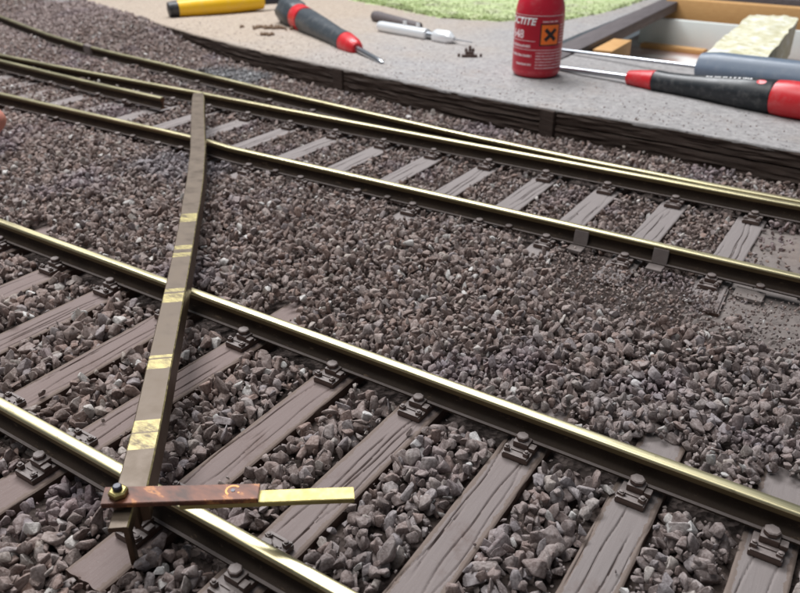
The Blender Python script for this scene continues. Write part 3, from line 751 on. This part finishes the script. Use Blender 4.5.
# solder ring marks and drilled hole on the copper plate
M_RING = brass('ring_mark', (.30, .13, .05), (.45, .22, .09), .4, .55)
bm = bmesh.new(); c1 = Vector((-5.86, 5.09, .6205)) - org
for k in range(28):
    a0, a1_ = 2 * math.pi * k / 28, 2 * math.pi * (k + 1) / 28
    q = [c1 + Vector((math.cos(a) * r_, math.sin(a) * r_, .002)) for a, r_ in ((a0, .075), (a1_, .075), (a1_, .10), (a0, .10))]
    if not (0.6 < ((a0 - ang) % 6.283) < 5.9 and True) : continue
    if (c1 + Vector((math.cos(a0) * .1, math.sin(a0) * .1, 0)) - c1).dot(uy) < -.07: continue
    bm.faces.new([bm.verts.new(v_) for v_ in q])
bmesh.ops.remove_doubles(bm, verts=bm.verts, dist=1e-4)
from_bm('ring_mark', bm, M_RING, g_root)
bm = bmesh.new(); lathe(bm, [(0, .028), (.006, .028)], c1 + Vector((0, 0, 0)), c1 + Vector((0, 0, 1)), 16); from_bm('drilled_hole', bm, M_BOLT, g_root)

# ------------------------------------------------------------------ tools on the deck
M_RUB, t, b = mat('grey_rubber_grip', (.045, .055, .065), .42, 0, .5)
M_BLACK, t, b = mat('black_grip', (.015, .018, .022), .35, 0, .5)
M_RED, t, b = mat('red_plastic', (.62, .022, .03), .32, 0, .5)
M_CHROME, t, b = mat('steel_shaft', (.42, .44, .47), .3, 1)
M_YEL, t, b = mat('yellow_handle', (.88, .52, .015), .35)
M_BLUEG, t, b = mat('blue_grey_handle', (.14, .18, .24), .38)
M_SIL, t, b = mat('satin_aluminium', (.88, .90, .92), .28, .35)
M_WHITE, t, b = mat('white_print', (.75, .75, .75), .6)
def part(name, prof, A, B, m, root, n=32, facet=0):
    bm = bmesh.new(); lathe(bm, prof, Vector(A) - root.location, Vector(B) - root.location, n, 0, None, facet); return from_bm(name, bm, m, root, 35)
M_BOT, t, b = mat('red_bottle_plastic', (.52, .008, .028), .28, 0, .5); b.inputs['Coat Weight'].default_value = .25
for _m in (M_BLACK, M_RUB, M_RED, M_BLUEG, M_YEL, M_BOT):
    _t = _m.node_tree; _b = _t.nodes['Principled BSDF']; _bc = tuple(_b.inputs['Base Color'].default_value)[:3]
    _n = noi(_t, tex(_t), 2.6, 6, .7)
    _t.links.new(mixc(_t, ramp(_t, _n, [(.50, g3(0)), (.70, g3(.16))]), _bc, (.45, .43, .41)), _b.inputs['Base Color'])
    _r = nd(_t, 'ShaderNodeMapRange'); _r.inputs[3].default_value = _b.inputs['Roughness'].default_value * .75; _r.inputs[4].default_value = _b.inputs['Roughness'].default_value * 1.5
    _t.links.new(_n, _r.inputs[0]); _t.links.new(_r.outputs[0], _b.inputs['Roughness'])
# right screwdriver
A = Vector((-12.74, 32.15, .38)); B = Vector((-2.76, 29.55, .86)); L0 = (B - A).length
s = empty('screwdriver', (-8, 31, .25)); tag(s, 'screwdriver with black grip, red collar and red end lying right of the bottle', 'screwdriver')
dirn = (B - A).normalized()
part('shaft', [(0, .05), (.05, .10), (3.7, .125)], A, B, M_CHROME, s, 20)
part('collar', [(3.55, .15), (3.6, .27), (4.0, .33), (4.75, .40), (4.78, .38)], A, B, M_RED, s)
part('grip', [(4.78, .37), (4.82, .42), (5.3, .385), (6.1, .40), (7.2, .47), (8.3, .56), (9.4, .60), (9.47, .57)], A, B, M_BLACK, s, 48, .012)
part('end_cap', [(9.47, .56), (9.5, .60), (9.9, .63), (10.8, .62), (11.3, .52), (11.5, .3)], A, B, M_RED, s)
uu = dirn.cross(Vector((0, 0, 1))).normalized(); ww = uu.cross(dirn)
def on_grip(t_, an, r_): return A + dirn * t_ + uu * (r_ * math.cos(an)) + ww * (r_ * math.sin(an))
bm = bmesh.new()
for k in range(20):                                   # oval red logo mark
    pass
vsx = [bm.verts.new(on_grip(9.02 + .17 * math.cos(q), R(62) + .20 * math.sin(q), .603) - s.location) for q in np.linspace(0, 6.283, 24, endpoint=False)]
bm.faces.new(vsx); from_bm('red_mark', bm, M_RED, s)
bm = bmesh.new(); rr = random.Random(2); t_ = 6.9
while t_ < 8.6:
    w_ = rr.uniform(.03, .08)
    r_ = np.interp(t_, [6.1, 7.2, 8.3, 9.4], [.40, .47, .56, .60]) * 1.018
    r2 = np.interp(t_ + w_, [6.1, 7.2, 8.3, 9.4], [.40, .47, .56, .60]) * 1.018
    q = [on_grip(t_, R(70), r_), on_grip(t_ + w_, R(70), r2), on_grip(t_ + w_, R(80), r2), on_grip(t_, R(80), r_)]
    bm.faces.new([bm.verts.new(v_ - s.location) for v_ in q]); t_ += w_ + rr.choice((.025, .03, .09))
from_bm('printed_line', bm, M_WHITE, s)
# second tool behind it
s = empty('screwdriver', (-7, 33.2, .25)); tag(s, 'thin long tool with faceted blue grey handle behind the black screwdriver', 'screwdriver')
A = Vector((-15.28, 36.2, .34)); B = Vector((-3.2, 32.75, .92))
part('shaft', [(0, .07), (8.6, .085)], A, B, M_CHROME, s, 16)
part('handle', [(8.5, .30), (8.55, .60), (9.2, .67), (10.2, .66), (13, .66), (16, .62)], A, B, M_BLUEG, s, 6 * 6, .03)
# left screwdriver
s = empty('screwdriver', (-25, 32, .25)); tag(s, 'screwdriver with dark grey grip and two red bands on the sandy deck', 'screwdriver')
A = Vector((-19.67, 28.97, .34)); B = Vector((-29.6, 34.95, .82))
part('tip', [(0, .04), (.12, .10), (.5, .14), (.9, .13)], A, B, M_CHROME, s, 12)
part('shaft', [(.85, .13), (3.2, .15)], A, B, M_CHROME, s, 20)
part('front_band', [(2.9, .26), (3.0, .34), (3.5, .46), (4.25, .52), (4.3, .48)], A, B, M_RED, s)
part('grip', [(4.3, .46), (4.35, .52), (5.5, .50), (7.5, .60), (9.9, .68), (10.0, .62)], A, B, M_RUB, s, 48, .02)
part('rear_band', [(10.0, .62), (10.05, .70), (11.0, .72), (11.05, .66)], A, B, M_RED, s)
part('cap', [(11.05, .66), (11.1, .70), (11.6, .80), (13.0, .78), (13.3, .6)], A, B, M_RUB, s, 36, .05)
# yellow handled tool
s = empty('craft_knife', (-36.5, 35, .25)); tag(s, 'yellow handled craft tool with black end at the top left edge', 'craft tool')
A = Vector((-37.9, 33.0, .72)); B = Vector((-34.6, 38.9, .85))
part('end_plug', [(0, .2), (.05, .42), (.55, .46), (.6, .46)], A, B, M_BLACK, s)
part('handle', [(.6, .47), (1.6, .52), (3.6, .56), (5.3, .50), (5.9, .46), (6.0, .3)], A, B, M_YEL, s)
part('ferrule', [(5.9, .22), (6.9, .24), (7.0, .18)], A, B, M_BOLT, s)
part('brass_collar', [(7.0, .2), (7.05, .34), (8.3, .34), (8.4, .2)], A, B, M_POL, s)
# pin vice with drill bit
s = empty('pin_vice', (-22, 35.6, .25)); tag(s, 'white silver pin vice with a fine drill bit on the grey deck', 'hand drill')
A = Vector((-24.75, 36.05, .52)); B = Vector((-19.28, 34.95, .5))
part('barrel', [(0, .12), (.1, .26), (.3, .29), (3.6, .29), (3.65, .2)], A, B, M_SIL, s)
part('neck', [(3.6, .18), (4.2, .18)], A, B, M_CHROME, s)
part('chuck', [(4.15, .3), (4.3, .36), (5.1, .36), (5.3, .22), (5.45, .12)], A, B, M_SIL, s, 12)
part('drill_bit', [(5.4, .04), (6.6, .03)], A, B, M_CHROME, s, 8)
bm = bmesh.new()
for k in range(7): add_box(bm, Vector(A.lerp(B, (5.6 + k * .14) / (B - A).length)) - s.location, (.05, .10, .05), RZ(.6), 0)
from_bm('flute', bm, M_SIL, s)
for k, tt in enumerate((2.0, 2.95)):
    p = A.lerp(B, tt / (B - A).length); bm = bmesh.new(); add_box(bm, Vector((p.x, p.y, .86)) - s.location, (.2, .12, .28), RZ(-.2), .03); from_bm('lug', bm, M_SIL, s)
s = empty('grey_rod', (-25, 38, .25)); tag(s, 'dull grey rod lying just behind the silver pin vice', 'rod')
part('rod_body', [(0, .1), (.08, .28), (.3, .32), (4.2, .24), (4.25, .1)], (-26.9, 38.7, .55), (-22.5, 37.2, .45), M_GREYW, s)

# loose brown rail chair lying on the deck
s = empty('loose_rail_chair', (-17.2, 32.5, DZ), .5); tag(s, 'small loose brown rail chair lying on the grey deck left of the bottle', 'rail chair'); s.scale = (.8, .8, .75)
bm = bmesh.new(); add_box(bm, (0, 0, .10), (.9, .42, .16), None, .03); add_box(bm, (0, 0, .26), (.5, .3, .2), None, .03); from_bm('base_plate', bm, M_RUST, s)
for x in (-.2, .02, .2):
    bm = bmesh.new(); lathe(bm, [(.3, .09), (.5 + (x == .02) * .15, .08), (.55 + (x == .02) * .15, .04)], (x, 0, 0), (x, 0, 1), 10); from_bm('prong', bm, M_RUST, s)
for x in (-.62, .66):
    bm = bmesh.new(); lathe(bm, [(0, .07), (.16, .08), (.2, .04)], (x, .02, .02), (x, .02, 1), 10); from_bm('lug', bm, M_RUST, s)
# brown crumbs on the sandy patch
M_CRUMB, t, b = mat('brown_crumbs', (.17, .11, .07), .9)
bm = bmesh.new(); rr = random.Random(9)
for _ in range(60):
    cx_ = rr.gauss(-30.2, .7) ; cy_ = 33.4 + (cx_ + 30.2) * .35 + rr.gauss(0, .25)
    if rr.random() < .12: cx_, cy_ = rr.gauss(-29.0, .15), rr.gauss(31.6, .15)
    q = rr.uniform(.05, .16); bmesh.ops.create_icosphere(bm, subdivisions=1, radius=q, matrix=Matrix.Translation((cx_, cy_, DZ + .03)))
for v_ in bm.verts: v_.co += Vector((rr.uniform(-.03, .03), rr.uniform(-.03, .03), rr.uniform(-.02, .02)))
o = from_bm('brown_crumbs', bm, M_CRUMB); tag(o, 'scatter of brown crumbs beside the dark grey screwdriver', 'crumbs', kind='stuff')

# ------------------------------------------------------------------ red bottle
BC = Vector((-13.13, 30.83, DZ + .02)); BR = 1.0
bt = empty('glue_bottle', BC); tag(bt, 'small red adhesive bottle with orange hazard square and white print on the deck', 'bottle')
Z0 = Vector((0, 0, 0))
part('body', [(0, .80), (.03, .90), (.10, .96), (.2, .995), (.3, 1.0), (2.45, 1.0), (2.65, .985), (2.85, .94), (3.05, .87), (3.25, .77), (3.45, .63), (3.6, .48), (3.66, .42)], BC, BC + Vector((0, 0, 1)), M_BOT, bt, 64)
part('neck', [(3.65, .40), (4.2, .40)], BC, BC + Vector((0, 0, 1)), M_BOT, bt)
part('cap', [(4.15, .5), (4.2, .52), (5.1, .42), (6.0, .16), (6.05, .1)], BC, BC + Vector((0, 0, 1)), M_BLACK, bt)
vdir = Vector((-BC.x, -BC.y, 0)).normalized(); az0 = math.atan2(vdir.y, vdir.x)
def wrap(u, z, r=1.004): # u = arc length to the right as seen from the camera
    a = az0 + u / BR; return Vector((math.cos(a) * r, math.sin(a) * r, z))
M_ORA, t, b = mat('hazard_orange', (.90, .17, .015), .45)
M_INK, t, b = mat('black_ink', (.02, .01, .01), .5)
M_LAB, t, b = mat('label_red', (.42, .008, .025), .35)
M_PR, t, b = mat('label_print', (.80, .62, .64), .5)
def wrap_poly(bm, ptsu, r, nseg=10):
    (u0, z0), (u1, z1), (u2, z2), (u3, z3) = ptsu
    prev = None
    for k in range(nseg + 1):
        f_ = k / nseg
        lo = bm.verts.new(wrap(u0 + (u1 - u0) * f_, z0 + (z1 - z0) * f_, r)); hi = bm.verts.new(wrap(u3 + (u2 - u3) * f_, z3 + (z2 - z3) * f_, r))
        if prev: bm.faces.new((prev[0], lo, hi, prev[1]))
        prev = (lo, hi)
def rect(bm, u0, u1, z0, z1, r, n=10): wrap_poly(bm, ((u0, z0), (u1, z0), (u1, z1), (u0, z1)), r, n)
D = R(1)
bm = bmesh.new(); rect(bm, -2.3, 1.5, .30, 2.46, 1.003, 60); from_bm('label', bm, M_LAB, bt, 180)
bm = bmesh.new(); rect(bm, .06, .92, 1.32, 2.18, 1.006, 14); from_bm('hazard_border', bm, M_INK, bt, 180)
bm = bmesh.new(); rect(bm, .11, .87, 1.37, 2.13, 1.009, 14); from_bm('hazard_square', bm, M_ORA, bt, 180)
bm = bmesh.new(); w_ = .09
for sgn in (1, -1):
    u0, u1, z0, z1 = .27, .71, 1.54, 1.96
    if sgn < 0: z0, z1 = z1, z0
    n_ = Vector((u1 - u0, z1 - z0, 0)).normalized(); px_, pz_ = -n_.y * w_ * .8, n_.x * w_ * .8
    wrap_poly(bm, ((u0 + px_, z0 + pz_), (u1 + px_, z1 + pz_), (u1 - px_, z1 - pz_), (u0 - px_, z0 - pz_)), 1.012 + .001 * sgn, 8)
from_bm('hazard_cross', bm, M_INK, bt)
def wrap_text(name, body, u, z, size, m, shear=0, bold=0.0, r=1.007, right=False, sx=1.0):
    cu = bpy.data.curves.new(name, 'FONT'); cu.body = body; cu.size = size; cu.shear = shear; cu.offset = bold; cu.resolution_u = 3
    cu.align_x = 'RIGHT' if right else 'LEFT'
    tmp = bpy.data.objects.new('tmp', cu); COL.objects.link(tmp); dg = bpy.context.evaluated_depsgraph_get()
    me = bpy.data.meshes.new_from_object(tmp.evaluated_get(dg)); bpy.data.objects.remove(tmp); bpy.data.curves.remove(cu)
    bm = bmesh.new(); bm.from_mesh(me); bmesh.ops.triangulate(bm, faces=bm.faces)
    bmesh.ops.subdivide_edges(bm, edges=[e for e in bm.edges if e.calc_length() > size * .25], cuts=2)
    for v_ in bm.verts: v_.co = wrap(u + v_.co.x * sx, z + v_.co.y, r)
    me2 = bpy.data.meshes.new(name); bm.to_mesh(me2); bm.free(); bpy.data.meshes.remove(me)
    return link(name, me2, m, bt)
M_PW, t, b = mat('label_white', (.90, .88, .88), .45)
wrap_text('brand_lettering', 'LOCTITE', -.16, 2.12, .38, M_PW, .25, .012, right=True, sx=1.02)
wrap_text('product_number', '648', -.62, 1.58, .46, M_PR, 0, .012, right=True)
bm = bmesh.new(); rect(bm, -1.6, -.12, 1.48, 1.50, 1.006, 20); rect(bm, -1.6, 1.3, 1.14, 1.16, 1.006, 40); rect(bm, -2.0, 1.3, 2.46, 2.48, 1.006, 50); from_bm('rule_lines', bm, M_PR, bt)
bm = bmesh.new(); rr = random.Random(4)
def dashes(u0, u1, z, h_):
    u = u0
    while u < u1:
        w2 = rr.uniform(.02, .05); rect(bm, u, min(u + w2, u1), z, z + h_ * rr.uniform(.7, 1), 1.007, 1); u += w2 + rr.choice((.012, .015, .03))
dashes(-1.3, -.30, 1.23, .12); dashes(-1.3, -.22, .86, .11); dashes(-.95, -.22, .52, .10)
for k in range(6): dashes(-.05, 1.25, 1.02 - k * .12, .05)
dashes(.14, .80, 2.23, .06)
for k in range(7): dashes(.97, 1.35, 2.08 - k * .115, .05)
from_bm('small_print', bm, M_PR, bt)['kind'] = 'stuff'

# ------------------------------------------------------------------ odds and ends at the right edge
bm = bmesh.new(); add_box(bm, (0, 0, 0), (.62, .42, .10), None, .02); o = from_bm('packing_strip', bm, M_PLAST); o.location = (-1.62, 16.78, -.60); o.rotation_euler = (0.1, 0, -.03); tag(o, 'flat grey strip against the foot of the far rail at the right edge', 'packing strip')
bm = bmesh.new(); bmesh.ops.create_icosphere(bm, subdivisions=3, radius=1)
for v_ in bm.verts: v_.co = Vector((v_.co.x * .42, v_.co.y * .55, v_.co.z * .09 + .04 * fbm(v_.co.x * 2, v_.co.y * 2)))
o = from_bm('plaster_lump', bm, M_PLAST, None, 180); o.location = (-1.5, 18.75, -.66); tag(o, 'rounded grey plaster lump between the far rails at the right edge', 'plaster lump')
bm = bmesh.new(); add_box(bm, (0, 0, 0), (.34, 1.7, .30), None, .02); o = from_bm('wood_offcut', bm, M_PINE); o.location = (-.85, 20.0, -.42); o.rotation_euler = (0, 0, .1); tag(o, 'wood offcut with orange end poking in at the right edge between the far rails', 'wood offcut')

# ------------------------------------------------------------------ hand at the left edge: one fingertip reaches into view
M_SKIN, t, b = mat('skin', (.62, .24, .18), .45); b.inputs['Subsurface Weight'].default_value = .15; b.inputs['Subsurface Radius'].default_value = (.3, .1, .05)
t.links.new(mixc(t, noi(t, tex(t), 1.2, 4), (.62, .22, .16), (.70, .34, .26)), b.inputs['Base Color'])
OL = Vector((-23.85, 13.45, .42)) + RT * .42; lf = -RT; 
def hp(a, b_, c_): return OL + lf * a + F * b_ + Vector((0, 0, c_))
V, E, Rd = [], [], []
def addv(p, r_, par=None):
    V.append(p); Rd.append(r_)
    if par is not None: E.append((par, len(V) - 1))
    return len(V) - 1
w0 = addv(hp(14, -1.0, 3.4), 1.5); palm = addv(hp(9.5, -.6, 3.2), 1.9, w0); kn = addv(hp(7.4, 0, 3.1), 1.3, palm)
k1 = addv(hp(6.2, .3, 3.0), .75, kn); k2 = addv(hp(3.2, .1, 2.3), .62, k1); k3 = addv(hp(1.5, 0, .9), .55, k2); k4 = addv(hp(.45, 0, .05), .42, k3)
for j, (b_, ln) in enumerate(((1.7, 1.0), (3.2, .8), (4.6, .5))):
    q = addv(hp(7.2 + j * .3, b_, 3.1), .85, palm); q = addv(hp(5.0 + j * .5, b_ + .2, 3.2), .66, q); q = addv(hp(4.4 + j * .6, b_ + .2, 1.6), .56, q); q = addv(hp(5.6 + j * .6, b_ + .1, .75), .46, q)
q = addv(hp(9.0, -2.3, 2.6), .9, palm); q = addv(hp(6.6, -2.4, 1.9), .72, q); q = addv(hp(4.8, -1.7, 1.2), .58, q)
w1 = addv(hp(24, -3, 4.5), 1.9, w0)
me = bpy.data.meshes.new('hand'); me.from_pydata([tuple(v_) for v_ in V], E, [])
ho = bpy.data.objects.new('person', me); COL.objects.link(ho)
sk = ho.modifiers.new('skin', 'SKIN')
for i, r_ in enumerate(Rd): me.skin_vertices[0].data[i].radius = (r_, r_)
me.skin_vertices[0].data[0].use_root = True
sb = ho.modifiers.new('sub', 'SUBSURF'); sb.levels = 2; sb.render_levels = 2
dg = bpy.context.evaluated_depsgraph_get(); m2 = bpy.data.meshes.new_from_object(ho.evaluated_get(dg)); bpy.data.objects.remove(ho)
ho = link('person', m2, M_SKIN, None, 180); tag(ho, 'pink fingertip of a hand reaching in at the left edge above the ballast', 'person')
